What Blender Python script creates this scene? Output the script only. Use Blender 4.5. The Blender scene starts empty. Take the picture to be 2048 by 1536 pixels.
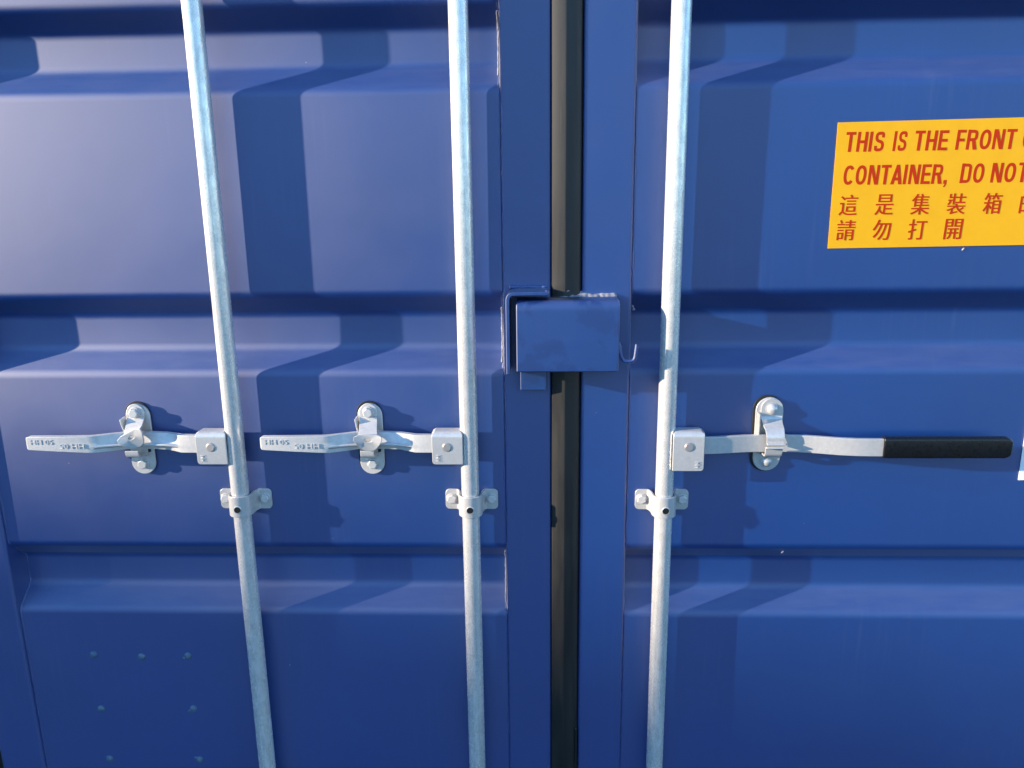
import bpy, bmesh, math, random
from mathutils import Vector, Matrix, noise
R = math.radians
PI = math.pi
sc = bpy.context.scene
COL = sc.collection
random.seed(7)

# ------------------------------------------------------------------ camera
cam = bpy.data.cameras.new('camera')
cam.sensor_width = 36.0
cam.lens = 27.0
cam.clip_start = 0.02
cam.clip_end = 5000
co = bpy.data.objects.new('camera', cam)
COL.objects.link(co)
yaw, pitch, roll = R(-2.130), R(-13.355), R(-0.690)
F = Vector((math.sin(yaw) * math.cos(pitch), math.cos(yaw) * math.cos(pitch), math.sin(pitch)))
rt = F.cross(Vector((0, 0, 1))).normalized()
up = rt.cross(F)
r2 = rt * math.cos(roll) + up * math.sin(roll)
u2 = -rt * math.sin(roll) + up * math.cos(roll)
co.matrix_world = Matrix(((r2.x, u2.x, -F.x, 0), (r2.y, u2.y, -F.y, -1.43),
                          (r2.z, u2.z, -F.z, 1.6), (0, 0, 0, 1)))
sc.camera = co

# ------------------------------------------------------------------ light
SHADE_Z = 0.98                                          # height on the left door where the far trees cut the sun in half
SUN_DIR = Vector((3.46, 1.0, -0.82)).normalized()      # the way the light travels
sun = bpy.data.lights.new('sun', 'SUN')
sun.energy = 3.0
sun.angle = R(0.5)
sun.color = (1.0, 0.84, 0.65)
so = bpy.data.objects.new('sun', sun)
COL.objects.link(so)
so.rotation_euler = SUN_DIR.to_track_quat('-Z', 'Y').to_euler()
world = bpy.data.worlds.new('World')
sc.world = world
world.use_nodes = True
wn = world.node_tree.nodes
sky = wn.new('ShaderNodeTexSky')
sky.sky_type = 'NISHITA'
sky.sun_disc = False
to_sun = -SUN_DIR
sky.sun_elevation = math.asin(to_sun.z)
sky.sun_rotation = math.atan2(to_sun.x, to_sun.y)
sky.air_density = 1.0
sky.dust_density = 0.0
sky.altitude = 0
sky.ozone_density = 4.7
world.node_tree.links.new(sky.outputs[0], wn['Background'].inputs[0])
wn['Background'].inputs[1].default_value = 0.15
vs = sc.view_settings
vs.view_transform = 'Standard'
vs.look = 'None'
vs.gamma = 1
vs.use_curve_mapping = False
vs.exposure = 1.98
sc.cycles.max_bounces = 6
sc.cycles.sample_clamp_indirect = 6
try:
    sc.cycles.use_denoising = True
except Exception:
    pass

# ------------------------------------------------------------------ materials
def mat(name, base, rough=0.5, metal=0.0, spec=0.5):
    m = bpy.data.materials.new(name)
    m.use_nodes = True
    b = m.node_tree.nodes['Principled BSDF']
    b.inputs['Base Color'].default_value = (*base, 1)
    b.inputs['Roughness'].default_value = rough
    b.inputs['Metallic'].default_value = metal
    b.inputs['Specular IOR Level'].default_value = spec
    return m, m.node_tree, b

def N(t, kind, **kw):
    n = t.nodes.new(kind)
    for k, v in kw.items():
        if k in ('operation', 'blend_type', 'data_type', 'feature', 'noise_dimensions', 'distance'):
            setattr(n, k, v)
        else:
            n.inputs[k].default_value = v
    return n

def coords(t, scale):
    tc = t.nodes.new('ShaderNodeNewGeometry')
    mp = t.nodes.new('ShaderNodeMapping')
    mp.inputs['Scale'].default_value = scale
    t.links.new(tc.outputs['Position'], mp.inputs['Vector'])
    return mp.outputs[0]

def ramp(t, sock, a, b, va=0.0, vb=1.0):
    m = t.nodes.new('ShaderNodeMapRange')
    m.inputs['From Min'].default_value = a
    m.inputs['From Max'].default_value = b
    m.inputs['To Min'].default_value = va
    m.inputs['To Max'].default_value = vb
    t.links.new(sock, m.inputs['Value'])
    return m.outputs[0]

def mul(t, a, b):
    m = t.nodes.new('ShaderNodeMath')
    m.operation = 'MULTIPLY'
    for i, s in enumerate((a, b)):
        if isinstance(s, (int, float)):
            m.inputs[i].default_value = s
        else:
            t.links.new(s, m.inputs[i])
    return m.outputs[0]

def mixc(t, fac, a, b):
    m = t.nodes.new('ShaderNodeMix')
    m.data_type = 'RGBA'
    for s, i in ((fac, 0), (a, 6), (b, 7)):
        if isinstance(s, tuple):
            m.inputs[i].default_value = (*s, 1)
        elif isinstance(s, (int, float)):
            m.inputs[i].default_value = s
        else:
            t.links.new(s, m.inputs[i])
    return m.outputs[2]

def noise_tex(t, scale3, detail=3, rough=0.5, s=1.0):
    n = N(t, 'ShaderNodeTexNoise', Scale=s, Detail=detail, Roughness=rough)
    t.links.new(coords(t, scale3), n.inputs['Vector'])
    return n.outputs[0]

def paint(name, base=(0.0028, 0.031, 0.162), rough=0.60, dirt=1.0, film=2.1, worn=False):
    # a matt pigment layer under a soft satin film (Beckmann lobe, weighted by Fresnel)
    m, t, b = mat(name, base, 0.8, 0, 0.0)
    gl = t.nodes.new('ShaderNodeBsdfGlossy')
    gl.distribution = 'BECKMANN'
    fr = N(t, 'ShaderNodeFresnel', IOR=1.6)
    mx = t.nodes.new('ShaderNodeMixShader')
    t.links.new(mul(t, fr.outputs[0], film), mx.inputs[0])
    t.links.new(b.outputs[0], mx.inputs[1])
    t.links.new(gl.outputs[0], mx.inputs[2])
    t.links.new(mx.outputs[0], t.nodes['Material Output'].inputs['Surface'])
    # broad fade of the paint, fine vertical rain streaks, dust on ledges, specks
    big = noise_tex(t, (2.1, 2.1, 2.6), 4, 0.6)
    c1 = mixc(t, ramp(t, big, 0.3, 0.7), tuple(v * 0.92 for v in base), tuple(v * 1.10 for v in base))
    st = noise_tex(t, (110, 20, 3.0), 4, 0.6)
    patch = noise_tex(t, (3.3, 3.3, 3.8), 2, 0.5)
    streak = mul(t, ramp(t, st, 0.52, 0.78), ramp(t, patch, 0.47, 0.72))
    c2 = mixc(t, mul(t, streak, 0.070 * dirt), c1, (0.30, 0.33, 0.40))
    ge = t.nodes.new('ShaderNodeNewGeometry')
    sx = t.nodes.new('ShaderNodeSeparateXYZ')
    t.links.new(ge.outputs['True Normal'], sx.inputs[0])
    du = noise_tex(t, (11, 30, 90), 6, 0.7)
    dust = mul(t, ramp(t, sx.outputs['Z'], 0.25, 0.7), ramp(t, du, 0.0, 1.0))
    c3 = mixc(t, mul(t, dust, 0.17 * dirt), c2, (0.34, 0.33, 0.36))
    vo = N(t, 'ShaderNodeTexVoronoi', Scale=17.0)
    t.links.new(coords(t, (1, 1, 1)), vo.inputs['Vector'])
    sel = t.nodes.new('ShaderNodeSeparateColor')
    t.links.new(vo.outputs['Color'], sel.inputs[0])
    speck = mul(t, ramp(t, vo.outputs['Distance'], 0.030, 0.014), ramp(t, sel.outputs[0], 0.80, 0.86))
    c4 = mixc(t, mul(t, speck, 0.55 * dirt), c3, (0.45, 0.48, 0.55))
    if worn:                                   # brushed-on touch-up paint: darker blots of a second coat
        bl = noise_tex(t, (17, 17, 17), 5, 0.62)
        c4 = mixc(t, mul(t, ramp(t, bl, 0.52, 0.56), 0.70), c4, (0.0030, 0.020, 0.115))
    t.links.new(c4, b.inputs['Base Color'])
    rn = noise_tex(t, (9, 9, 9), 5, 0.6)
    t.links.new(ramp(t, rn, 0.3, 0.7, rough - 0.015, rough + 0.015), gl.inputs['Roughness'])
    bn = noise_tex(t, (420, 420, 420), 2, 0.5)
    wv = noise_tex(t, (3.5, 3.5, 5.0), 2, 0.5)
    bp = N(t, 'ShaderNodeBump', Strength=0.10, Distance=0.0006)
    bp2 = N(t, 'ShaderNodeBump', Strength=0.14, Distance=0.004)
    if worn:
        wv = noise_tex(t, (26, 26, 34), 4, 0.55)
        bp2.inputs['Distance'].default_value = 0.0045
    t.links.new(bn, bp.inputs['Height'])
    t.links.new(wv, bp2.inputs['Height'])
    t.links.new(bp2.outputs[0], bp.inputs['Normal'])
    t.links.new(bp.outputs[0], b.inputs['Normal'])
    t.links.new(bp.outputs[0], gl.inputs['Normal'])
    t.links.new(bp.outputs[0], fr.inputs['Normal'])
    return m

def galv(name, base=(0.80, 0.82, 0.82), rough=0.33, metal=0.85, stretch=(60, 60, 25), bump=0.25, low=0.80, drip=0.0):
    m, t, b = mat(name, base, rough, metal)
    sp = noise_tex(t, stretch, 5, 0.7)
    fine = noise_tex(t, (700, 700, 350), 2, 0.6)
    c = mixc(t, ramp(t, sp, 0.3, 0.72), tuple(v * low for v in base), base)
    sc2 = noise_tex(t, (220, 220, 40), 3, 0.6)
    c = mixc(t, mul(t, ramp(t, sc2, 0.62, 0.75), 0.45), c, (0.34, 0.36, 0.36))
    if drip:                                   # long dull streaks left by the zinc bath
        dr_ = noise_tex(t, (150, 150, 3.0), 5, 0.65)
        c = mixc(t, mul(t, ramp(t, dr_, 0.50, 0.68), drip), c, (0.26, 0.28, 0.28))
    t.links.new(c, b.inputs['Base Color'])
    t.links.new(ramp(t, sp, 0.3, 0.7, rough + 0.10, rough - 0.05), b.inputs['Roughness'])
    bp = N(t, 'ShaderNodeBump', Strength=bump, Distance=0.0008)
    t.links.new(fine, bp.inputs['Height'])
    bp2 = N(t, 'ShaderNodeBump', Strength=bump * 0.8, Distance=0.0015)
    t.links.new(sp, bp2.inputs['Height'])
    t.links.new(bp.outputs[0], bp2.inputs['Normal'])
    t.links.new(bp2.outputs[0], b.inputs['Normal'])
    return m

M_BLUE = paint('blue_paint')
M_BOX = paint('blue_paint_fittings', (0.0045, 0.032, 0.150), 0.58, 0.8, 1.9, True)
M_ROD = galv('galvanised_rod', (0.86, 0.83, 0.78), 0.24, 0.48, (85, 85, 38), 0.42, 0.66, 0.36)
M_CAST = galv('galvanised_forging', (0.58, 0.565, 0.54), 0.42, 0.22, (90, 90, 90), 0.22)
M_PLATE = galv('zinc_plate', (0.60, 0.585, 0.56), 0.33, 0.40, (110, 110, 110), 0.15)
M_PIN = galv('steel_pin', (0.55, 0.50, 0.47), 0.45, 0.8, (200, 200, 200), 0.1)
M_RUBBER, _t, _b = mat('seal_rubber', (0.020, 0.020, 0.018), 0.50, 0, 0.45)
_n = noise_tex(_t, (60, 60, 6), 5, 0.65)
_s = noise_tex(_t, (300, 300, 9), 3, 0.6)
_c = mixc(_t, ramp(_t, _n, 0.35, 0.75), (0.008, 0.008, 0.008), (0.018, 0.017, 0.015))
_c = mixc(_t, mul(_t, ramp(_t, _s, 0.66, 0.8), 0.35), _c, (0.08, 0.078, 0.07))
_t.links.new(_c, _b.inputs['Base Color'])
_t.links.new(ramp(_t, _n, 0.3, 0.7, 0.42, 0.62), _b.inputs['Roughness'])
M_BLACK, _t, _b = mat('black_vinyl', (0.0045, 0.0048, 0.0052), 0.30, 0, 0.5)
_n = noise_tex(_t, (160, 160, 160), 4, 0.6)
_t.links.new(ramp(_t, _n, 0.3, 0.7, 0.24, 0.36), _b.inputs['Roughness'])
_bp = N(_t, 'ShaderNodeBump', Strength=0.03, Distance=0.0006)
_t.links.new(_n, _bp.inputs['Height'])
_t.links.new(_bp.outputs[0], _b.inputs['Normal'])
M_DARK, _t, _b = mat('black_screw_and_slot_shade', (0.008, 0.009, 0.009), 0.4)
M_SEAL, _t, _b = mat('pale_sealant', (0.42, 0.42, 0.47), 0.6)
_n = noise_tex(_t, (120, 120, 120), 4, 0.6)
_t.links.new(mixc(_t, ramp(_t, _n, 0.35, 0.65), (0.08, 0.10, 0.20), (0.32, 0.30, 0.28)), _b.inputs['Base Color'])
M_RIVET, _t, _b = mat('slate_sealant', (0.060, 0.105, 0.16), 0.5)
_n = noise_tex(_t, (90, 90, 90), 3, 0.6)
_t.links.new(mixc(_t, ramp(_t, _n, 0.35, 0.65), (0.048, 0.090, 0.145), (0.085, 0.130, 0.180)), _b.inputs['Base Color'])
M_YEL, _t, _b = mat('yellow_vinyl', (0.95, 0.46, 0.020), 0.5, 0, 0.25)
_n = noise_tex(_t, (25, 25, 25), 4, 0.6)
_t.links.new(mixc(_t, ramp(_t, _n, 0.3, 0.7), (0.72, 0.355, 0.004), (0.76, 0.385, 0.005)), _b.inputs['Base Color'])
M_RED, _t, _b = mat('red_ink', (0.45, 0.028, 0.004), 0.6, 0, 0.12)
M_WHITE, _t, _b = mat('white_vinyl', (0.80, 0.80, 0.78), 0.45)
_n = noise_tex(_t, (30, 30, 30), 3, 0.6)
_t.links.new(mixc(_t, ramp(_t, _n, 0.3, 0.7), (0.74, 0.75, 0.74), (0.82, 0.82, 0.80)), _b.inputs['Base Color'])
M_GROUND, _t, _b = mat('yard_asphalt', (0.20, 0.18, 0.15), 0.9)
_n = noise_tex(_t, (1.5, 1.5, 1.5), 6, 0.7)
_s = noise_tex(_t, (90, 90, 90), 4, 0.7)
_c = mixc(_t, ramp(_t, _n, 0.3, 0.7), (0.085, 0.080, 0.073), (0.140, 0.132, 0.120))
_t.links.new(mixc(_t, mul(_t, ramp(_t, _s, 0.4, 0.7), 0.5), _c, (0.030, 0.030, 0.030)), _b.inputs['Base Color'])
_bp = N(_t, 'ShaderNodeBump', Strength=0.6, Distance=0.01)
_t.links.new(_s, _bp.inputs['Height'])
_t.links.new(_bp.outputs[0], _b.inputs['Normal'])

# ------------------------------------------------------------------ mesh helpers
def link(name, bm, m, parent=None, bevel=0.0, seg=2, smooth=35):
    bmesh.ops.remove_doubles(bm, verts=bm.verts, dist=1e-6)
    bmesh.ops.recalc_face_normals(bm, faces=bm.faces)
    me = bpy.data.meshes.new(name)
    bm.to_mesh(me)
    bm.free()
    me.materials.append(m)
    if smooth:
        me.shade_smooth()
        if not bevel:
            me.set_sharp_from_angle(angle=R(smooth))
    o = bpy.data.objects.new(name, me)
    COL.objects.link(o)
    if parent:
        o.parent = parent
    if bevel:
        b = o.modifiers.new('bevel', 'BEVEL')
        b.width = bevel
        b.segments = seg
        b.limit_method = 'ANGLE'
        b.angle_limit = R(34)
        b.harden_normals = True
    return o

def empty(name, loc, label, cat, group=None):
    o = bpy.data.objects.new(name, None)
    o.empty_display_size = 0.05
    o.location = loc
    COL.objects.link(o)
    o['label'] = label
    o['category'] = cat
    if group:
        o['group'] = group
    return o

def loft(bm, rings, caps=True):
    vr = [[bm.verts.new(p) for p in r] for r in rings]
    n = len(rings[0])
    for a, b in zip(vr, vr[1:]):
        for i in range(n):
            bm.faces.new((a[i], a[(i + 1) % n], b[(i + 1) % n], b[i]))
    if caps:
        bm.faces.new(vr[0])
        bm.faces.new(list(reversed(vr[-1])))
    return bm

def box(bm, x0, x1, y0, y1, z0, z1):
    loft(bm, [[(x0, y0, z), (x1, y0, z), (x1, y1, z), (x0, y1, z)] for z in (z0, z1)])
    return bm

def tube(bm, pts, r, n=12, caps=True, wob=0.0):
    pts = [Vector(p) for p in pts]
    rings = []
    nrm = None
    for i, p in enumerate(pts):
        d = (pts[min(i + 1, len(pts) - 1)] - pts[max(i - 1, 0)]).normalized()
        if nrm is None:
            nrm = d.orthogonal().normalized()
        nrm = (nrm - d * nrm.dot(d)).normalized()
        bi = d.cross(nrm)
        rr = r[i] if isinstance(r, (list, tuple)) else r
        ring = []
        for k in range(n):
            a = 2 * PI * k / n
            q = rr * (1 + (wob * random.uniform(-1, 1) if wob else 0))
            ring.append(p + (nrm * math.cos(a) + bi * math.sin(a)) * q)
        rings.append(ring)
    return loft(bm, rings, caps)

def disc_y(bm, x, z, y0, y1, r, n=24, r1=None, rot=0.0):
    """a round (or n-sided) boss along Y, from y0 (back) to y1 (front, smaller y)"""
    r1 = r if r1 is None else r1
    return loft(bm, [[(x + q * math.cos(2 * PI * k / n + rot), y, z + q * math.sin(2 * PI * k / n + rot)) for k in range(n)]
                     for y, q in ((y0, r), (y1, r1))])

def dome_y(bm, x, z, y0, r, h, n=20, m=5):
    rings = []
    for j in range(m + 1):
        a = j / (m + 0.35) * PI / 2
        q, y = r * math.cos(a), y0 - h * math.sin(a)
        rings.append([(x + q * math.cos(2 * PI * k / n), y, z + q * math.sin(2 * PI * k / n)) for k in range(n)])
    return loft(bm, rings)

def stadium(cx, cz, w, h, n=12):
    r = w / 2
    pts = []
    for k in range(n + 1):
        a = PI * k / n
        pts.append((cx + r * math.cos(a), cz + h / 2 - r + r * math.sin(a)))
    for k in range(n + 1):
        a = PI + PI * k / n
        pts.append((cx + r * math.cos(a), cz - h / 2 + r + r * math.sin(a)))
    return pts

def prism_y(bm, outline, y0, y1):
    return loft(bm, [[(x, y, z) for x, z in outline] for y in (y0, y1)])

def fillet(pts, rad, n=5):
    """round the inner corners of an open 2-D polyline"""
    out = [pts[0]]
    for i in range(1, len(pts) - 1):
        p0, p, p1 = map(Vector, (pts[i - 1], pts[i], pts[i + 1]))
        r = rad[i] if isinstance(rad, (list, tuple)) else rad
        a, b = (p0 - p), (p1 - p)
        r = min(r, a.length * 0.49, b.length * 0.49)
        A, B = p + a.normalized() * r, p + b.normalized() * r
        for k in range(n + 1):
            t = k / n
            out.append(tuple((1 - t) ** 2 * A + 2 * t * (1 - t) * p + t * t * B))
    out.append(pts[-1])
    return out

def band(path, th):
    """closed outline of a strip of thickness th that follows an open 2-D path"""
    P = [Vector(p) for p in path]
    off = []
    for i, p in enumerate(P):
        d = (P[min(i + 1, len(P) - 1)] - P[max(i - 1, 0)]).normalized()
        off.append((p.x - d.y * th, p.y + d.x * th))
    return [tuple(p) for p in P] + off[::-1]

def text_mesh(body, bold=0.0, shear=0.0, extrude=0.0, space=1.0):
    cu = bpy.data.curves.new('lettering', 'FONT')
    cu.body = body
    cu.size = 1.0
    cu.offset = bold
    cu.shear = shear
    cu.extrude = extrude
    cu.space_character = space
    cu.resolution_u = 4
    ob = bpy.data.objects.new('lettering', cu)
    COL.objects.link(ob)
    bpy.context.view_layer.update()
    dg = bpy.context.evaluated_depsgraph_get()
    me = bpy.data.meshes.new_from_object(ob.evaluated_get(dg))
    bpy.data.objects.remove(ob)
    bpy.data.curves.remove(cu)
    bm = bmesh.new()
    bm.from_mesh(me)
    bpy.data.meshes.remove(me)
    return bm

def place_text(dst, bm, x0, x1, z0, z1, y, depth=None, rot=0.0):
    """fit a flat text (x,y) into x0..x1 / z0..z1 on the plane y; rot turns it about its centre"""
    xs = [v.co.x for v in bm.verts]
    ys = [v.co.y for v in bm.verts]
    zs = [v.co.z for v in bm.verts]
    a0, a1, b0, b1 = min(xs), max(xs), min(ys), max(ys)
    c0, c1 = min(zs), max(zs)
    cx, cz = (x0 + x1) / 2, (z0 + z1) / 2
    q = rot % (2 * PI)
    for v in bm.verts:
        u = (v.co.x - a0) / (a1 - a0) - 0.5
        w = (v.co.y - b0) / (b1 - b0) - 0.5
        dx, dz = u * (x1 - x0), w * (z1 - z0)
        if q:
            dx, dz = dx * math.cos(q) - dz * math.sin(q), dx * math.sin(q) + dz * math.cos(q)
        d = 0 if (depth is None or c1 == c0) else -(v.co.z - c0) / (c1 - c0) * depth
        v.co = (cx + dx, y + d, cz + dz)
    me = bpy.data.meshes.new('tmp')
    bm.to_mesh(me)
    bm.free()
    dst.from_mesh(me)
    bpy.data.meshes.remove(me)

# ------------------------------------------------------------------ setting
bm = bmesh.new()
bm.faces.new([bm.verts.new(p) for p in ((-900, -900, 0), (900, -900, 0), (900, 900, 0), (-900, 900, 0))])
g = link('ground', bm, M_GROUND, smooth=0)
g['kind'] = 'structure'

# far trees low towards the sun: their shade dims the foot of the doors
M_LEAF, _t, _b = mat('far_foliage', (0.03, 0.05, 0.02), 0.8)
_n = noise_tex(_t, (1.5, 1.5, 1.5), 4, 0.6)
_t.links.new(mixc(_t, ramp(_t, _n, 0.35, 0.65), (0.015, 0.028, 0.010), (0.045, 0.070, 0.025)), _b.inputs['Base Color'])
bm = bmesh.new()
hd = Vector((-SUN_DIR.x, -SUN_DIR.y, 0)).normalized()
sd = Vector((-hd.y, hd.x, 0))
TD = 50.0
base_p = Vector((-0.8, 0, 0)) + hd * TD
Htop = SHADE_Z + TD * (-SUN_DIR.z) / math.hypot(SUN_DIR.x, SUN_DIR.y)
def treetop(u):
    return 1.3 * noise.noise(Vector((u * 0.11, 4.0, 0))) + 0.5 * noise.noise(Vector((u * 0.45, 9.0, 0)))
t0 = treetop(0.0)
rings = []
for i in range(161):
    u = -44 + 0.55 * i
    top = Htop + treetop(u) - t0
    ring = []
    for k in range(11):
        a = PI * k / 10
        w = 2.6 * (1 + 0.35 * noise.noise(Vector((u * 0.5, k * 0.9, 2.0))))
        zz = top * (math.sin(a) ** 0.45 if 0 < k < 10 else 0)
        ring.append(base_p + sd * u + hd * (w * math.cos(a)) + Vector((0, 0, zz)))
    rings.append(ring)
loft(bm, rings)
tl = link('treeline', bm, M_LEAF, smooth=0)
tl['kind'] = 'stuff'

# ------------------------------------------------------------------ container body behind the doors
XL, XR = -1.194, 1.262
body = empty('shipping_container', (0, 0.3, 0.02), 'blue steel container body whose left post barely shows beside the riveted door', 'container')
def rel(bm, parent):
    bm.transform(Matrix.Translation(-parent.location))
    return bm
for x0, x1 in ((-1.33, -1.214), (1.282, 1.398)):
    bm = box(bmesh.new(), x0, x1, -0.01, 0.14, 0.02, 2.59)
    link('corner_post', rel(bm, body), M_BLUE, body, bevel=0.006)
link('door_header', rel(box(bmesh.new(), -1.214, 1.282, 0.0, 0.12, 2.45, 2.59), body), M_BLUE, body, bevel=0.005)
link('door_sill', rel(box(bmesh.new(), -1.214, 1.282, 0.0, 0.12, 0.02, 0.17), body), M_BLUE, body, bevel=0.005)
bm = bmesh.new()
box(bm, -1.30, 1.37, 0.145, 6.0, 0.12, 2.58)
link('body_shell', rel(bm, body), M_BLUE, body)
for x0, x1 in ((-1.2135, -1.1955), (1.2635, 1.2815)):
    bm = box(bmesh.new(), x0, x1, 0.004, 0.05, 0.17, 2.45)
    link('hinge_seal', rel(bm, body), M_RUBBER, body, bevel=0.004)

# ------------------------------------------------------------------ doors
DEPTH = 0.045
RECESS = [(1.9365, 1.9025, 1.8400, 1.7950), (1.4325, 1.3928, 1.3255, 1.2845), (0.9231, 0.8830, 0.8168, 0.7772)]
ZB, ZT = 0.18, 2.44

def panel_profile():
    p = [(0.0, ZB + 0.10)]
    for t, ft, fb, b in reversed(RECESS):
        p += [(0.0, b), (DEPTH, fb), (DEPTH, ft), (0.0, t)]
    p.append((0.0, ZT - 0.10))
    return fillet(p, 0.011, 6)

PROF = panel_profile()
def panel(x0, x1, parent):
    ring = [(y, z) for y, z in PROF] + [(DEPTH + 0.01, ZT - 0.10), (DEPTH + 0.01, ZB + 0.10)]
    xs = [x0 + (x1 - x0) * i / 40 for i in range(41)]
    bm = bmesh.new()
    loft(bm, [[(x, y, z) for y, z in ring] for x in xs])
    # pressed sheet is never dead flat: a fraction of a millimetre of waviness
    for v in bm.verts:
        if v.co.y < DEPTH + 0.005 and x0 + 0.01 < v.co.x < x1 - 0.01:
            v.co.y += 0.0011 * noise.noise(Vector((v.co.x * 3.1, 0.3, v.co.z * 4.0)))
    return link('door_panel', rel(bm, parent), M_BLUE, parent, smooth=40)

def stile(x0, x1, parent, y0=-0.0025):
    return link('door_stile', rel(box(bmesh.new(), x0, x1, y0, 0.055, ZB, ZT), parent), M_BLUE, parent, bevel=0.006, seg=4)

def rails(x0, x1, parent):
    for z0, z1 in ((ZB, ZB + 0.099), (ZT - 0.099, ZT)):
        link('door_rail', rel(box(bmesh.new(), x0 + 0.0005, x1 - 0.0005, -0.002, 0.055, z0, z1), parent), M_BLUE, parent, bevel=0.005)

dl = empty('container_door', (XL, 0.03, ZB), 'blue corrugated left door with seven small rivets near its lower corner and two latches', 'door', 'container doors')
dr = empty('container_door', (XR, 0.03, ZB), 'blue corrugated right door carrying the yellow warning sticker and the square lock box', 'door', 'container doors')
SL0, SL1 = -0.0695, 0.0215     # left door's meeting stile
SR0, SR1 = 0.0780, 0.1711      # right door's meeting stile
HL = -1.0985                   # inner edge of the left door's hinge stile
panel(HL, SL0, dl)
stile(XL, HL - 0.0004, dl, -0.0095)
stile(SL0 + 0.0004, SL1, dl)
rails(HL, SL0, dl)
panel(SR1, 1.165, dr)
stile(SR0, SR1 - 0.0004, dr)
stile(1.1654, XR, dr)
rails(SR1, 1.165, dr)

# welds down the seams and the pale sealant smeared at the recess ends
def seam(x, parent, r=0.0017):
    pts = []
    for (y0, z0), (y1, z1) in zip(PROF, PROF[1:]):
        d = math.hypot(y1 - y0, z1 - z0)
        k = max(1, int(d / 0.012))
        for i in range(k):
            t = i / k
            pts.append((x + random.uniform(-.0002, .0002), y0 + (y1 - y0) * t + 0.0012, z0 + (z1 - z0) * t))
    bm = tube(bmesh.new(), pts, [r * random.uniform(0.7, 1.35) for _ in pts], 8)
    return link('weld_seam', rel(bm, parent), M_BLUE, parent, smooth=60)
seam(SL0 - 0.0008, dl)
seam(SR1 + 0.0008, dr)
seam(HL + 0.0010, dl, 0.0024)

def sealant(x, zs, parent, rmax):
    pts, rr = [], []
    for (y0, z0), (y1, z1) in zip(PROF, PROF[1:]):
        d = math.hypot(y1 - y0, z1 - z0)
        k = max(1, int(d / 0.005))
        for i in range(k):
            t = i / k
            z = z0 + (z1 - z0) * t
            if zs[0] < z < zs[1]:
                pts.append((x + random.uniform(-.0005, .0005), y0 + (y1 - y0) * t - 0.002, z))
                rr.append(rmax * (0.55 + 0.45 * noise.noise(Vector((z * 60, 3.1, 0)))) * random.uniform(0.8, 1.2))
    return link('sealant_bead', rel(tube(bmesh.new(), pts, rr, 8), parent), M_SEAL, parent, smooth=60)
sealant(-0.0725, (1.815, 1.925), dl, 0.0022)
sealant(-0.0725, (1.298, 1.405), dl, 0.0027)
sealant(-0.0725, (0.790, 0.905), dl, 0.0024)

# rubber seal in the gap between the two doors
prof = [(0.0222, 0.03), (0.0222, -0.0005), (0.0240, -0.0032), (0.0445, -0.0120), (0.0475, -0.0124), (0.0645, -0.0085),
        (0.0735, -0.0030), (0.0772, 0.0020), (0.0772, 0.03)]
bm = bmesh.new()
zs = [ZB + 0.01 + (ZT - ZB - 0.02) * i / 60 for i in range(61)]
loft(bm, [[(x + 0.0004 * noise.noise(Vector((z * 5, x * 40, 1))), y, z) for x, y in prof] for z in zs])
link('rubber_seal', rel(bm, dl), M_RUBBER, dl, smooth=20)
# small clip that ends low in the gap
bm = bmesh.new()
tube(bm, [(0.0745, -0.0045, 0.19), (0.0742, -0.0045, 0.502), (0.0738, -0.0050, 0.5065), (0.0728, -0.0040, 0.5090)], [0.0026, 0.0026, 0.0028, 0.0016], 10)
link('seal_strip', rel(bm, dr), M_RUBBER, dr)

# seven sealed rivets in the lower corner of the left door
for x, z, nib in ((-0.9536, 0.6694, 0), (-0.8499, 0.6657, 2), (-0.7490, 0.6691, 1), (-0.9555, 0.5378, 0), (-0.7512, 0.5406, 1),
                  (-0.9538, 0.4116, 0), (-0.7507, 0.4124, 3)):
    bm = dome_y(bmesh.new(), x, z, 0.0005, 0.0082, 0.0052)
    if nib == 1:
        dome_y(bm, x - 0.0095, z - 0.0065, 0.0005, 0.0040, 0.0016, 10, 3)
    if nib == 2:
        disc_y(bm, x - 0.0012, z - 0.0015, -0.0040, -0.0058, 0.0019, 10, 0.0012)
    if nib == 3:
        dome_y(bm, x - 0.0085, z + 0.0035, 0.0005, 0.0045, 0.0026, 10, 3)
    for v in bm.verts:
        v.co += Vector((random.uniform(-1, 1), random.uniform(-.4, 0), random.uniform(-1, 1))) * 0.0003
    link('rivet', rel(bm, dl), M_RIVET, dl, smooth=70)

# ------------------------------------------------------------------ lock box and its angle bracket
bm = bmesh.new()
path = fillet([(-0.0700, 1.2984), (-0.0700, 1.4280), (-0.0015, 1.4280)], 0.019, 8)     # (y, z)
ring = band(path, -0.005)
loft(bm, [[(x, y, z) for y, z in ring] for x in (-0.0420, -0.02, 0.06, 0.12, 0.1425)])
lb = link('lock_box', rel(bm, dr), M_BOX, dr, bevel=0.0024, seg=3, smooth=50)
bm = bmesh.new()
side = [(-0.0015, 1.300), (-0.0015, 1.4225)] + [(y + 0.0053, z - 0.0053) for y, z in path[::-1][1:-1]] + [(-0.0645, 1.300)]
for x0, x1 in ((0.1370, 0.1419), (-0.0412, -0.0364)):
    loft(bm, [[(x, y, z) for y, z in side] for x in (x0, x1)])
o = link('side_plate', rel(bm, dr), M_BOX, lb, bevel=0.0008)
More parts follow.
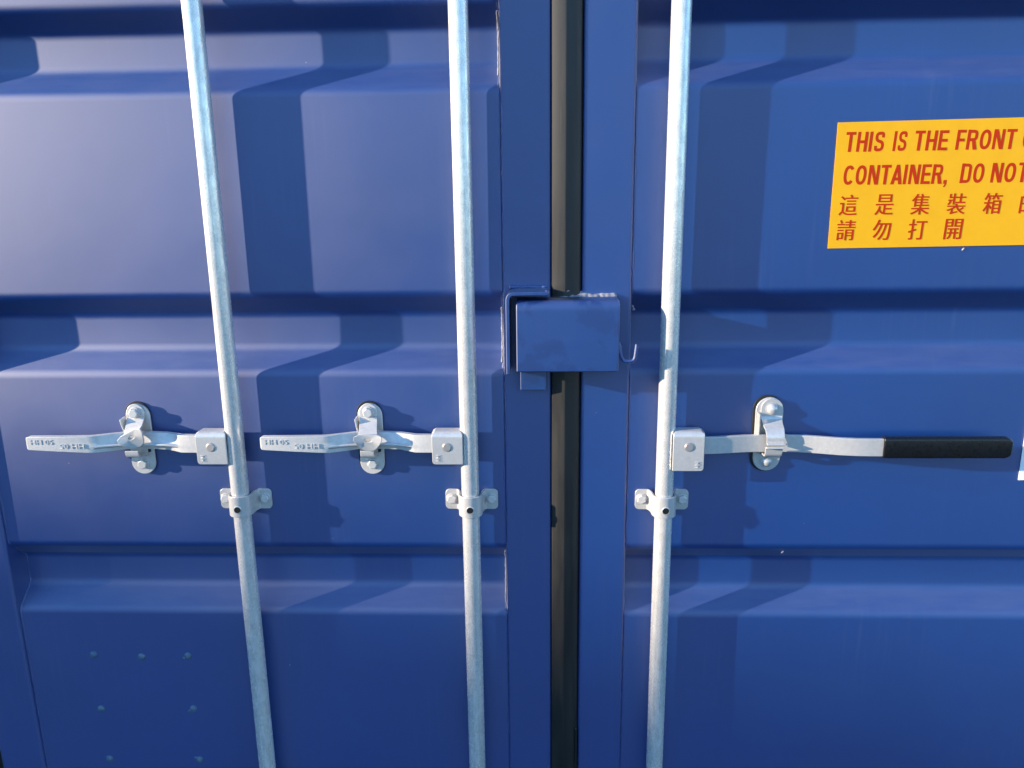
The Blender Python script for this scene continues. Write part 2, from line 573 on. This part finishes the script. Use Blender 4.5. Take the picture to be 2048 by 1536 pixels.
# hook of bent rod on the box side
pts = fillet([(0.1435, 1.3460), (0.1475, 1.3220), (0.1545, 1.3105), (0.1740, 1.3105), (0.1775, 1.3420)], [0, .008, .008, .012, 0], 6)
bm = tube(bmesh.new(), [(x * 0.985, -0.0640, z + 0.0060) for x, z in pts], [0.0040] * 4 + [0.0034] * (len(pts) - 4), 12)
dome_y(bm, 0.1440, 1.342, -0.0600, 0.005, 0.007, 10, 4)
link('padlock_hook', rel(bm, dr), M_BOX, lb, smooth=60)
# rough weld and torn sealant along the top of the box
bm = bmesh.new()
rings = []
for i in range(44):
    x = 0.036 + 0.0025 * i
    nz = noise.noise(Vector((x * 55, 2.0, 0.0)))
    n2 = noise.noise(Vector((x * 140, 7.0, 0.0)))
    hh = 0.0052 * (0.75 + 0.55 * nz) * (0.4 if i in (0, 43) else 1.0)
    ww = 0.017 * (0.80 + 0.35 * n2) * (0.5 if i in (0, 43) else 1.0)
    rings.append([(x, 0.0, 1.4279), (x, -ww, 1.4281), (x, -ww * 0.8, 1.4281 + hh * 0.45), (x, -ww * 0.45, 1.4281 + hh * (0.8 + 0.3 * n2)),
                  (x, -ww * 0.15, 1.4281 + hh * 1.3), (x, 0.0, 1.4281 + hh * 2.0)])
loft(bm, rings)
tube(bm, [(0.044, -0.008, 1.431), (0.049, -0.010, 1.436), (0.053, -0.010, 1.4395), (0.0555, -0.010, 1.4385)], [0.0026, 0.0020, 0.0015, 0.0008], 8)
link('torn_sealant', rel(bm, dr), M_SEAL, lb, smooth=60)
pts = [(0.1715 + random.uniform(-.001, .003), -0.001 + 0.008 * random.random(), 1.402 + 0.0022 * i) for i in range(5)]
# white specks of sealant by the recess edge
bm = bmesh.new()
for x, y, z in ((0.1735, 0.004, 1.4075), (0.1752, 0.010, 1.4020), (0.1765, 0.010, 1.4005)):
    bmesh.ops.create_icosphere(bm, subdivisions=2, radius=0.0026, matrix=Matrix.Translation((x, y, z)))
for v in bm.verts:
    v.co += Vector([random.uniform(-.0006, .0006) for _ in range(3)])
link('sealant_crumb', rel(bm, dr), M_SEAL, dr)
for x, y, z, r in ((0.7634, 0.0, 1.5072, 0.0022), (0.4870, 0.014, 0.9070, 0.0023)):
    bm = bmesh.new()
    dome_y(bm, x, z, y, r, 0.0016, 8, 3)
    for v in bm.verts:
        v.co.z = z + (v.co.z - z) * 1.3
        v.co.x += (v.co.z - z) * 0.5
    link('sealant_crumb', rel(bm, dr), M_SEAL, dr)

bm = bmesh.new()
path = fillet([(-0.0604, 1.2940), (-0.0604, 1.4435), (0.0165, 1.4445)], 0.016, 8)      # (x, z)
ring = band(path, -0.0068)
loft(bm, [[(x, y, z) for x, z in ring] for y in (-0.0015, -0.0700)])
br = link('lock_bracket', rel(bm, dl), M_BOX, dl, bevel=0.0014, smooth=50)
pts = [(-0.055 + 0.004 * i, -0.004 + random.uniform(-.001, .001), 1.4455 + random.uniform(-.0006, .0008)) for i in range(18)]
bm = tube(bmesh.new(), pts, [0.0040 * random.uniform(0.7, 1.2) for _ in pts], 8, wob=0.1)
dome_y(bm, 0.0135, 1.4425, -0.060, 0.0045, 0.006, 10, 4)
link('weld_bead', rel(bm, dl), M_BOX, br, smooth=60)
bm = box(bmesh.new(), -0.0364, 0.0117, -0.0200, -0.0030, 1.2530, 1.3200)
link('lock_tab', rel(bm, dl), M_BOX, br, bevel=0.0012)

# ------------------------------------------------------------------ bolts
def hex_bolt(bm, x, z, y, r=0.0092, h=0.0070, rot=0.0, washer=0.0108):
    disc_y(bm, x, z, y, y - 0.0016, washer, 28)
    loft(bm, [[(x + q * math.cos(PI * k / 3 + rot), yy, z + q * math.sin(PI * k / 3 + rot)) for k in range(6)]
              for yy, q in ((y - 0.0016, r), (y - h, r), (y - h - 0.0010, r * 0.86))])
    return bm

# ------------------------------------------------------------------ bearing clamps on the doors
def clamp(x, parent, flip):
    zb, zt = 1.0062, 1.0482
    Rh = 0.0190
    yc = -0.030
    p = [(-0.0520, -0.0010), (-0.0285, -0.0010)]
    arc = []
    for k in range(13):
        a = PI + PI * k / 12
        arc.append((Rh * math.cos(a), yc + Rh * math.sin(a)))
    path = fillet([p[0], (-0.0250, -0.0010), (-0.0195, -0.0160), arc[0]], [0, .006, .006, 0], 4) + arc[1:-1]
    path += [(-a, b) for a, b in fillet([p[0], (-0.0250, -0.0010), (-0.0195, -0.0160), arc[0]], [0, .006, .006, 0], 4)[::-1]]
    ring = band(path, -0.0042)
    bm = bmesh.new()
    loft(bm, [[(x + a, b, z) for a, b in ring] for z in (zb, zt)])
    bm.edges.ensure_lookup_table()
    es = [e for e in bm.edges if abs(e.verts[0].co.z - e.verts[1].co.z) < 1e-6 and abs(abs(e.verts[0].co.x - x) - 0.052) < 1e-4
          and abs(abs(e.verts[1].co.x - x) - 0.052) < 1e-4]
    bmesh.ops.bevel(bm, geom=es, offset=0.0085, segments=5, profile=0.5, affect='EDGES')
    c = link('rod_clamp', rel(bm, parent), M_PLATE, parent, bevel=0.0010, smooth=50)
    for s in (-1, 1):
        bm = hex_bolt(bmesh.new(), x + s * 0.0400, 1.0290, -0.0053, rot=random.uniform(0, 1))
        link('hex_bolt', rel(bm, parent), M_CAST, c, bevel=0.0007)
    # black screw let into a hole in the front of the strap
    yf = yc - Rh - 0.0042
    bm = bmesh.new()
    disc_y(bm, x + 0.0008, 1.0228, yf + 0.003, yf - 0.0006, 0.0062, 20)
    link('set_screw', rel(bm, parent), M_DARK, c, bevel=0.0005)
    bm = bmesh.new()
    n = 28
    loft(bm, [[(x + 0.0008 + q * math.cos(2 * PI * k / n), y, 1.0228 + q * math.sin(2 * PI * k / n)) for k in range(n)]
              for y, q in ((yf + 0.002, 0.0082), (yf - 0.0007, 0.0078), (yf - 0.0011, 0.0067), (yf + 0.002, 0.0063))], caps=False)
    link('hole_rim', rel(bm, parent), M_PLATE, c, smooth=60)
    return c
ROD_X = (-0.5890, -0.1355, 0.2385)
clamp(ROD_X[0], dl, 0)
clamp(ROD_X[1], dl, 0)
clamp(ROD_X[2], dr, 1)

# ------------------------------------------------------------------ handle latches on the doors
def holed_plate(bm, outline, hole, y0, y1):
    t = bmesh.new()
    rings = []
    for pts in (outline, hole):
        vs_ = [t.verts.new((a, y0, b)) for a, b in pts]
        for i in range(len(vs_)):
            t.edges.new((vs_[i], vs_[(i + 1) % len(vs_)]))
    bmesh.ops.triangle_fill(t, edges=t.edges[:], use_beauty=True, use_dissolve=False, normal=(0, -1, 0))
    r = bmesh.ops.extrude_face_region(t, geom=t.faces[:])
    for e in r['geom']:
        if isinstance(e, bmesh.types.BMVert):
            e.co.y = y1
    bmesh.ops.recalc_face_normals(t, faces=t.faces)
    me = bpy.data.meshes.new('tmp')
    t.to_mesh(me)
    t.free()
    bm.from_mesh(me)
    bpy.data.meshes.remove(me)

def strap(bm, sections, th):
    """sections: (x_centre, y, z, width, tilt) down the strip; front surface given, th thick"""
    rings = []
    S = sections
    for i, (xc, y, z, w, tl) in enumerate(S):
        a, b = S[max(i - 1, 0)], S[min(i + 1, len(S) - 1)]
        d = Vector((b[1] - a[1], b[2] - a[2])).normalized()
        n = Vector((d.y, -d.x))
        if n.x > 0:
            n = -n                # outward = towards the viewer (minus y)
        dx, dz = w / 2 * math.cos(tl), w / 2 * math.sin(tl)
        rings.append([(xc - dx, y, z - dz), (xc + dx, y, z + dz),
                      (xc + dx, y - n.x * th, z + dz - n.y * th), (xc - dx, y - n.x * th, z - dz - n.y * th)])
    return loft(bm, rings)

def forged_latch(x, parent, twist):
    zc = 1.1525
    bm = prism_y(bmesh.new(), stadium(x - 0.0022, zc + 0.0022, 0.0500, 0.1475), 0.0, -0.0034)
    base = link('handle_latch', rel(bm, parent), M_RUBBER, parent, bevel=0.0006)
    bm = prism_y(bmesh.new(), stadium(x, zc, 0.0480, 0.1440), -0.0032, -0.0082)
    link('backing_plate', rel(bm, parent), M_CAST, base, bevel=0.0014, smooth=50)
    # side ear folded forward
    bm = strap(bmesh.new(), [(x - 0.0240, -0.0300, 1.1985, 0.0035, 0), (x - 0.0225, -0.0285, 1.1850, 0.0035, 0), (x - 0.0205, -0.0220, 1.1650, 0.0035, 0)], 0.019)
    link('side_ear', rel(bm, parent), M_CAST, base, bevel=0.0010)
    # hasp: round-topped tongue under the top bolt, stepping out over the handle into a winged flap with a seal hole
    xb = x - 0.0015
    bm = bmesh.new()
    top = stadium(xb, 1.2085, 0.0345, 0.0345)[:13]
    prism_y(bm, top + [(xb - 0.01725, 1.2000), (xb + 0.01725, 1.2000)], -0.0084, -0.0125)
    tx = x + (0.0080 if twist else 0.0045)
    cz = 1.1640 if not twist else 1.1700
    strap(bm, [(xb, -0.0125, 1.2002, 0.0345, 0), (xb, -0.0150, 1.1965, 0.0345, 0), (xb + (tx - xb) * 0.2, -0.0225, 1.1915, 0.0345, twist * 0.1),
               (xb + (tx - xb) * 0.45, -0.0330, 1.1855, 0.0342, twist * 0.3), (xb + (tx - xb) * 0.75, -0.0440, 1.1790 + (cz - 1.164) * 0.6, 0.0350, twist * 0.6),
               (tx, -0.0520, cz + 0.0080, 0.0380, twist)], 0.0038)
    half = [(0.0175, 0.0120), (0.0205, 0.0100), (0.0262, 0.0085), (0.0272, 0.0040), (0.0262, -0.0010), (0.0215, -0.0090), (0.0160, -0.0160),
            (0.0120, -0.0200), (0.0060, -0.0222)]
    out = half + [(0.0, -0.0226)] + [(-a, b) for a, b in half[::-1]]
    hole = [(0.0070 * math.cos(2 * PI * k / 18), 0.0005 + 0.0036 * math.sin(2 * PI * k / 18)) for k in range(18)]
    ct, st = math.cos(twist), math.sin(twist)
    rot = lambda pp: [(tx + a * ct - b * st, cz + a * st + b * ct) for a, b in pp]
    holed_plate(bm, rot(out), rot(hole), -0.0500, -0.0540)
    # roll the flap: it leans out at the wings and back at its foot
    for v in bm.verts:
        if v.co.y < -0.046:
            a, b = v.co.x - tx, v.co.z - cz
            u, w = a * ct + b * st, -a * st + b * ct
            v.co.y -= 0.0040 * (abs(u) / 0.026) ** 2 * (1 if w > -0.012 else 0.3)
            v.co.y += 0.30 * max(0, -w - 0.006)
    link('hasp', rel(bm, parent), M_CAST, base, bevel=0.0009, smooth=55)
    # cradle that holds the handle from below
    path = fillet([(-0.0080, 1.1215), (-0.0150, 1.1270), (-0.0400, 1.1290), (-0.0420, 1.1405)], 0.006, 4)
    ring = band(path, 0.0040)
    bm = bmesh.new()
    loft(bm, [[(xx, y, z) for y, z in ring] for xx in (x - 0.0150 + 0.0010, x + 0.0125)])
    link('cradle', rel(bm, parent), M_CAST, base, bevel=0.0009, smooth=50)
    bm = bmesh.new()
    prism_y(bm, [(x + 0.0125, 1.1255), (x + 0.0185, 1.1275), (x + 0.0185, 1.1410), (x + 0.0125, 1.1420)], -0.0080, -0.0086)  # thin black sheet on the plate, painting the shade inside an uncut hole
    link('slot_shade', rel(bm, parent), M_DARK, base, smooth=0)
    for bx, bz, yy in ((xb, 1.2085, -0.0125), (x + 0.0015, 1.1030, -0.0082)):
        bm = bmesh.new()
        disc_y(bm, bx, bz, yy, yy - 0.0012, 0.0112, 28)
        hex_bolt(bm, bx, bz, yy - 0.0014, 0.0098, 0.0078, random.uniform(0, 1))
        link('hex_bolt', rel(bm, parent), M_CAST, base, bevel=0.0007)
    return base
forged_latch(-0.7870, dl, R(27))
forged_latch(-0.3290, dl, 0.0)

def pressed_latch(x, parent):
    zc = 1.1610
    bm = prism_y(bmesh.new(), stadium(x - 0.0026, zc + 0.0010, 0.0560, 0.1520), 0.0, -0.0036)
    base = link('handle_latch', rel(bm, parent), M_RUBBER, parent, bevel=0.0006)
    bm = prism_y(bmesh.new(), stadium(x, zc, 0.0520, 0.1465), -0.0034, -0.0070)
    link('backing_plate', rel(bm, parent), M_PLATE, base, bevel=0.0012, smooth=50)
    bm = strap(bmesh.new(), [(x - 0.0235, -0.0270, 1.2060, 0.0030, 0), (x - 0.0225, -0.0255, 1.1800, 0.0030, 0), (x - 0.0220, -0.0200, 1.1560, 0.0030, 0)], 0.018)
    link('side_ear', rel(bm, parent), M_PLATE, base, bevel=0.0009)
    # hasp tongue
    xb = x + 0.0030
    bm = bmesh.new()
    prism_y(bm, stadium(xb, 1.2125, 0.0400, 0.0400)[:13] + [(xb - 0.02, 1.1980), (xb + 0.02, 1.1980)], -0.0072, -0.0112)
    strap(bm, [(xb, -0.0112, 1.1982, 0.0400, 0), (xb, -0.0130, 1.1930, 0.0385, 0), (xb, -0.0230, 1.1860, 0.0370, 0), (xb + 0.0005, -0.0350, 1.1800, 0.0345, 0),
               (xb + 0.0008, -0.0415, 1.1700, 0.0330, 0), (xb + 0.0010, -0.0430, 1.1600, 0.0320, 0), (xb + 0.0010, -0.0410, 1.1550, 0.0320, 0)], 0.0034)
    strap(bm, [(xb + 0.0010, -0.0400, 1.1560, 0.0320, 0), (xb + 0.0010, -0.0500, 1.1548, 0.0320, 0), (xb + 0.0010, -0.0512, 1.1532, 0.0320, 0)], 0.0030)
    link('hasp', rel(bm, parent), M_PLATE, base, bevel=0.0009, smooth=55)
    # cradle with a rolled lip that meets the hasp
    path = fillet([(-0.0070, 1.1220), (-0.0120, 1.1290), (-0.0380, 1.1295), (-0.0400, 1.1475), (-0.0500, 1.1495)], 0.005, 4)
    ring = band(path, 0.0034)
    bm = bmesh.new()
    loft(bm, [[(xx, y, z) for y, z in ring] for xx in (x - 0.0140, x + 0.0180)])
    link('cradle', rel(bm, parent), M_PLATE, base, bevel=0.0009, smooth=50)
    for bx, bz, yy in ((xb, 1.2125, -0.0112), (x - 0.0005, 1.1065, -0.0070)):
        bm = bmesh.new()
        disc_y(bm, bx, bz, yy, yy - 0.0010, 0.0125, 24)
        dome_y(bm, bx, bz, yy - 0.0008, 0.0105, 0.0080, 24, 6)
        link('round_bolt', rel(bm, parent), M_PLATE, base, smooth=60)
    return base
pressed_latch(0.4362, dr)

# ------------------------------------------------------------------ locking bars
G_BAR = 'galvanised locking bars on the doors'
def rod_part(x, bar):
    bm = bmesh.new()
    n = 40
    zs = [0.06 + i * (2.52 - 0.06) / 80 for i in range(81)]
    loft(bm, [[(x + 0.0170 * math.cos(2 * PI * k / n), -0.030 + 0.0170 * math.sin(2 * PI * k / n), z) for k in range(n)] for z in zs])
    return link('rod', rel(bm, bar), M_ROD, bar, smooth=50)

def hub(x, s, bar):
    """folded bracket welded to the rod; s = -1 opens to the left, +1 to the right"""
    xi, xo = x + s * 0.0105, x + s * 0.0690
    zf = 1.1150 if s < 0 else 1.1020
    path = fillet([(-0.0145, zf + 0.004), (-0.0145, 1.1795), (-0.0500, 1.1795), (-0.0500, zf)], [0, 0.008, 0.012, 0], 7)   # (y, z)
    ring = band(path, 0.0042)
    bm = bmesh.new()
    m0 = 0.0
    loft(bm, [[(xx, y, z) for y, z in ring] for xx in (xi, xo)])
    # notched corners where the fold ends, rounded outer foot
    es = [e for e in bm.edges if abs(e.verts[0].co.x - xo) < 1e-5 and abs(e.verts[1].co.x - xo) < 1e-5
          and e.verts[0].co.z < zf + 0.0045 and e.verts[1].co.z < zf + 0.0045]
    bmesh.ops.bevel(bm, geom=es, offset=0.006, segments=4, profile=0.5, affect='EDGES')
    for v in bm.verts:
        if v.co.z > 1.1760:
            v.co.x += (0.0045 if s < 0 else -0.0045) * (1 if abs(v.co.x - xo) < 0.02 else 0)
            v.co.x += (-0.0040 if s < 0 else 0.0040) * (1 if abs(v.co.x - xi) < 0.002 else 0)
    h = link('handle_hub', rel(bm, bar), M_PLATE, bar, bevel=0.0011, smooth=50)
    px = x + s * 0.0405
    bm = bmesh.new()
    disc_y(bm, px, 1.1495, -0.0470, -0.0509, 0.0094, 28, 0.0090)
    disc_y(bm, px, 1.1495, -0.0505, -0.0517, 0.0078, 28, 0.0072)
    link('pivot_pin', rel(bm, bar), M_PIN, h, bevel=0.0006)
    # raised foundry mark: two letters H joined, lying on their side
    bm = bmesh.new()
    place_text(bm, text_mesh('HH', 0.0, 0, 0.05), xo - s * 0.0115 - 0.0060, xo - s * 0.0115 + 0.0060, zf + 0.0075, zf + 0.0175, -0.0499, 0.0012, PI / 2)
    link('foundry_mark', rel(bm, bar), M_PLATE, h, smooth=0)
    # weld between bracket and rod
    pts = [(x + s * (0.0168 + random.uniform(-.0006, .0006)), -0.0375 + random.uniform(-.0005, .0005), 1.114 + 0.003 * i) for i in range(21)]
    bm = tube(bmesh.new(), pts, [0.0034 * random.uniform(0.8, 1.2) for _ in pts], 8, wob=0.08)
    link('weld_bead', rel(bm, bar), M_PLATE, h, smooth=60)
    return h

def forged_handle(x, bar):
    """x = rod axis; all sections are measured from it"""
    S = []   # (dx, top z, bottom z, front y, ridge strength)
    for row in ((-0.3945, 1.1690, 1.1510, -0.0575, 0), (-0.3925, 1.1722, 1.1484, -0.0600, 0), (-0.3890, 1.1733, 1.1474, -0.0605, 0),
                (-0.3300, 1.1736, 1.1438, -0.0600, 0), (-0.2750, 1.1738, 1.1408, -0.0585, 0), (-0.2640, 1.1740, 1.1402, -0.0565, 0.05),
                (-0.2450, 1.1740, 1.1398, -0.0480, 0.35), (-0.2180, 1.1738, 1.1398, -0.0350, 0.9), (-0.1950, 1.1735, 1.1398, -0.0310, 1),
                (-0.1600, 1.1735, 1.1395, -0.0310, 1), (-0.1350, 1.1730, 1.1390, -0.0330, 0.9), (-0.1180, 1.1720, 1.1375, -0.0370, 0.55),
                (-0.1090, 1.1715, 1.1368, -0.0400, 0.12), (-0.1020, 1.1712, 1.1365, -0.0430, 0), (-0.0700, 1.1710, 1.1365, -0.0440, 0), (-0.0260, 1.1710, 1.1365, -0.0440, 0)):
        S.append(row)
    rings = []
    for dx, zt, zb, yf, k in S:
        yb = yf + (0.0130 if k < 0.5 else 0.0120)
        h = zt - zb
        zr = zb + h * (0.33 + 0.02 * k)
        rt_ = 0.0125 * k                                   # how far the rib stands out
        lean = 0.0015 * k
        rings.append([(x + dx, yb, zt), (x + dx, yf + lean, zt), (x + dx, yf - rt_ * 0.25, zr + h * 0.30), (x + dx, yf - rt_ * 0.55, zr + h * 0.13),
                      (x + dx, yf - rt_, zr + 0.0026), (x + dx, yf - rt_, zr - 0.0006),
                      (x + dx, yf + lean * 0.3, zr - 0.0034), (x + dx, yf + lean, zb), (x + dx, yb, zb)])
    bm = bmesh.new()
    loft(bm, rings)
    hd = link('lever_handle', rel(bm, bar), M_CAST, bar, bevel=0.0022, seg=3, smooth=50)
    bm = bmesh.new()
    place_text(bm, text_mesh('HH 05', 0.004, 0, 0.05), x - 0.3840, x - 0.3410, 1.1585, 1.1680, -0.0602, 0.0010)
    place_text(bm, text_mesh('HH 05', 0.004, 0, 0.05), x - 0.3290, x - 0.2810, 1.1500, 1.1595, -0.0590, 0.0016, PI)
    link('foundry_mark', rel(bm, bar), M_CAST, hd, smooth=0)
    return hd

def flat_handle(x, bar):
    path = [(0.026, -0.0350), (0.075, -0.0350), (0.095, -0.0340), (0.125, -0.0290), (0.150, -0.0245), (0.172, -0.0225), (0.225, -0.0225), (0.250, -0.0240),
            (0.285, -0.0320), (0.320, -0.0420), (0.350, -0.0470), (0.375, -0.0485), (0.470, -0.0490)]
    rings = []
    for dx, y in path:
        rings.append([(x + dx, y + 0.0045, 1.1655), (x + dx, y - 0.0045, 1.1655), (x + dx, y - 0.0045, 1.1320), (x + dx, y + 0.0045, 1.1320)])
    bm = bmesh.new()
    loft(bm, rings)
    hd = link('lever_handle', rel(bm, bar), M_PLATE, bar, bevel=0.0014, seg=3, smooth=50)
    # dipped vinyl grip
    rings = []
    for dx, q in ((0.3960, 0.90), (0.3968, 1.0), (0.4000, 1.0), (0.5, 1.0), (0.6150, 1.0), (0.6200, 0.97), (0.6240, 0.88), (0.6265, 0.74), (0.6278, 0.52)):
        h, w, rr = 0.0200 * q, 0.0090 * (0.55 + 0.45 * q), 0.0050 * q
        ring = []
        for cx, cz, a0 in ((w - rr, h - rr, 0), (-(w - rr), h - rr, 90), (-(w - rr), -(h - rr), 180), (w - rr, -(h - rr), 270)):
            for k in range(5):
                a = R(a0 + 22.5 * k)
                ring.append((x + dx, -0.0490 - (-1) * 0 + cx + rr * math.cos(a), 1.1490 + cz + rr * math.sin(a)))
        rings.append(ring)
    bm = bmesh.new()
    loft(bm, rings)
    link('grip', rel(bm, bar), M_BLACK, hd, smooth=55)
    return hd

for x, s, lab in ((ROD_X[0], -1, 'galvanised locking bar farthest from the door gap, its lever held under the twisted latch'),
                  (ROD_X[1], -1, 'galvanised locking bar just left of the door gap, with a bare forged metal lever'),
                  (ROD_X[2], 1, 'galvanised locking bar right of the lock box, its lever ending in a black grip')):
    bar = empty('locking_bar', (x, -0.030, 0.06), lab, 'locking bar', G_BAR)
    rod_part(x, bar)
    hub(x, s, bar)
    (forged_handle if s < 0 else flat_handle)(x, bar)

# ------------------------------------------------------------------ stickers
st = empty('warning_sticker', (0.742, 0, 1.51), 'yellow sticker with red English and Chinese warning text on the right door', 'sticker')
bm = prism_y(bmesh.new(), [(0.5218, 1.5108), (0.9620, 1.5145), (0.9618, 1.7330), (0.5218, 1.7278)], -0.0009, -0.0018)
link('sticker_sheet', rel(bm, st), M_YEL, st, smooth=0)
YT = -0.0020
def cband(path, th):
    P = [Vector(p) for p in path]
    A, B = [], []
    for i, p in enumerate(P):
        d = (P[min(i + 1, len(P) - 1)] - P[max(i - 1, 0)]).normalized()
        nv = Vector((-d.y, d.x)) * th / 2
        A.append(tuple(p + nv))
        B.append(tuple(p - nv))
    return A, B
def sq(x0, x1, z0, z1):
    return ('poly', [(x0, z0), (x1, z0), (x1, z1), (x0, z1)])
def st_(path, rad, th):
    return ('band', fillet(path, rad, 7), th)
def oval(w, a0, a1, n=40):
    pts = []
    for k in range(n + 1):
        a = R(a0 + (a1 - a0) * k / n)
        c, q = math.cos(a), math.sin(a)
        pts.append((w / 2 + (w / 2 - 0.095) * math.copysign(abs(c) ** 0.86, c), 0.5 + 0.415 * math.copysign(abs(q) ** 0.86, q)))
    return ('band', pts, 0.16)
H_, V_ = 0.145, 0.168
GLYPH = {
    'T': (0.54, [sq(0, .54, 1 - H_, 1), sq(.27 - V_ / 2, .27 + V_ / 2, 0, 1 - H_)]),
    'H': (0.57, [sq(0, V_, 0, 1), sq(.57 - V_, .57, 0, 1), sq(V_, .57 - V_, .43, .43 + H_)]),
    'I': (0.19, [sq(0, V_, 0, 1)]),
    'E': (0.50, [sq(0, V_, 0, 1), sq(V_, .50, 1 - H_, 1), sq(V_, .47, .43, .43 + H_), sq(V_, .50, 0, H_)]),
    'F': (0.47, [sq(0, V_, 0, 1), sq(V_, .47, 1 - H_, 1), sq(V_, .43, .42, .42 + H_)]),
    'N': (0.59, [sq(0, V_ * .93, 0, 1), sq(.59 - V_ * .93, .59, 0, 1), ('poly', [(.02, 1), (.20, 1), (.57, 0), (.39, 0)])]),
    'A': (0.64, [('poly', [(0, 0), (.195, 0), (.39, 1), (.235, 1)]), ('poly', [(.64, 0), (.445, 0), (.25, 1), (.405, 1)]), sq(.13, .51, .20, .20 + .15)]),
    'O': (0.62, [oval(.62, 0, 360)]),
    'C': (0.58, [oval(.62, 40, 320)]),
    'S': (0.56, [st_([(.455, .70), (.455, .915), (.10, .915), (.10, .55), (.465, .47), (.465, .085), (.095, .085), (.095, .29)], .20, .155)]),
    'R': (0.58, [sq(0, V_, 0, 1), st_([(.15, .915), (.475, .915), (.475, .50), (.15, .50)], .20, .150), ('poly', [(.27, .45), (.45, .45), (.585, 0), (.375, 0)])]),
    'P': (0.55, [sq(0, V_, 0, 1), st_([(.15, .915), (.455, .915), (.455, .46), (.15, .46)], .20, .150)]),
    'D': (0.58, [sq(0, V_, 0, 1), st_([(.15, .915), (.485, .915), (.485, .085), (.15, .085)], .30, .150)]),
    ',': (0.20, [sq(0.0, .19, 0, .19), ('poly', [(.09, 0), (.19, 0), (.10, -.17), (.02, -.17)])]),
}
def latin(name, rows, shear):
    """stencil-cut letters on the sheet; pieces of a letter that cross lie a hair apart in depth"""
    for w, x0, x1, z0, z1 in rows:
        adv, parts_ = 0.0, []
        for ch in w:
            gw, pcs = GLYPH[ch]
            if ch == 'A' and adv > 0:
                adv -= 0.05
            parts_ += [(adv, j, p) for j, p in enumerate(pcs)]
            adv += gw + (0.06 if ch in 'A' else 0.10)
        adv -= 0.10
        k, h = (x1 - x0) / adv, z1 - z0
        to = lambda p, a: (x0 + (a + p[0]) * k + shear * (p[1] - 0.5) * h, z0 + p[1] * h)
        bm = bmesh.new()
        for a, j, p in parts_:
            y = YT - 0.00012 * j
            if p[0] == 'poly':
                bm.faces.new([bm.verts.new((to(q, a)[0], y, to(q, a)[1])) for q in p[1]])
            else:
                A, B = cband(p[1], p[2])
                va = [bm.verts.new((to(q, a)[0], y, to(q, a)[1])) for q in A]
                vb = [bm.verts.new((to(q, a)[0], y, to(q, a)[1])) for q in B]
                for i in range(len(va) - 1):
                    bm.faces.new((va[i], va[i + 1], vb[i + 1], vb[i]))
        link(name, rel(bm, st), M_RED, st, smooth=0)
def hanzi(name, rows, shear):
    for w, x0, x1, z0, z1 in rows:
        bm = bmesh.new()
        for j, dx in enumerate((0.0, -0.0005, 0.0005)):    # heavier uprights than crossbars, as in a printed serif face
            place_text(bm, text_mesh(w, 0.0, shear), x0 + dx, x1 + dx, z0, z1, YT - 0.00012 * j)
        link(name, rel(bm, st), M_RED, st, smooth=0)
def row_z(x, z_at_left, h):
    z = z_at_left + (x - 0.538) * 0.0045
    return z, z + h
EN1 = [('THIS', .5374, .6049), ('IS', .6203, .6434), ('THE', .6562, .7135), ('FRONT', .7280, .8297), ('OF', .8413, .8790)]
EN2 = [('CONTAINER,', .5387, .7205), ('DO', .7423, .7830), ('NOT', .7951, .8580), ('OPEN', .8700, .9480)]
rows = [(w, a, b, *row_z((a + b) / 2, 1.6780, 0.0335)) for w, a, b in EN1]
latin('printed_word', rows, 0.05)
rows = [(w, a, b, *row_z((a + b) / 2, 1.6215, 0.0335)) for w, a, b in EN2]
latin('printed_word', rows, 0.05)
CN1 = [(c, .5360 + .0630 * i, .5675 + .0630 * i, 1.5690, 1.6050) for i, c in enumerate('\u9019\u662f\u96c6\u88dd\u7bb1\u7684\u524d')]
CN2 = [(c, .5358 + .0630 * i, .5673 + .0630 * i, 1.5250, 1.5610) for i, c in enumerate('\u8acb\u52ff\u6253\u958b')]
for rr in (CN1, CN2):
    hanzi('printed_character', rr, 0.05)

ws = bpy.data.objects.new('tmp', None)
bm = prism_y(bmesh.new(), [(0.9195, 1.0670), (1.1000, 1.0670), (1.1000, 1.2600), (0.9195, 1.2600)], -0.0009, -0.0017)
bm.transform(Matrix.Translation((-1.01, 0, -1.067)))
o = link('blank_sticker', bm, M_WHITE, None, smooth=0)
bpy.data.objects.remove(ws)
o.location = (1.01, 0, 1.067)
o['label'] = 'white sticker cut off by the right picture edge beside the black grip'
o['category'] = 'sticker'
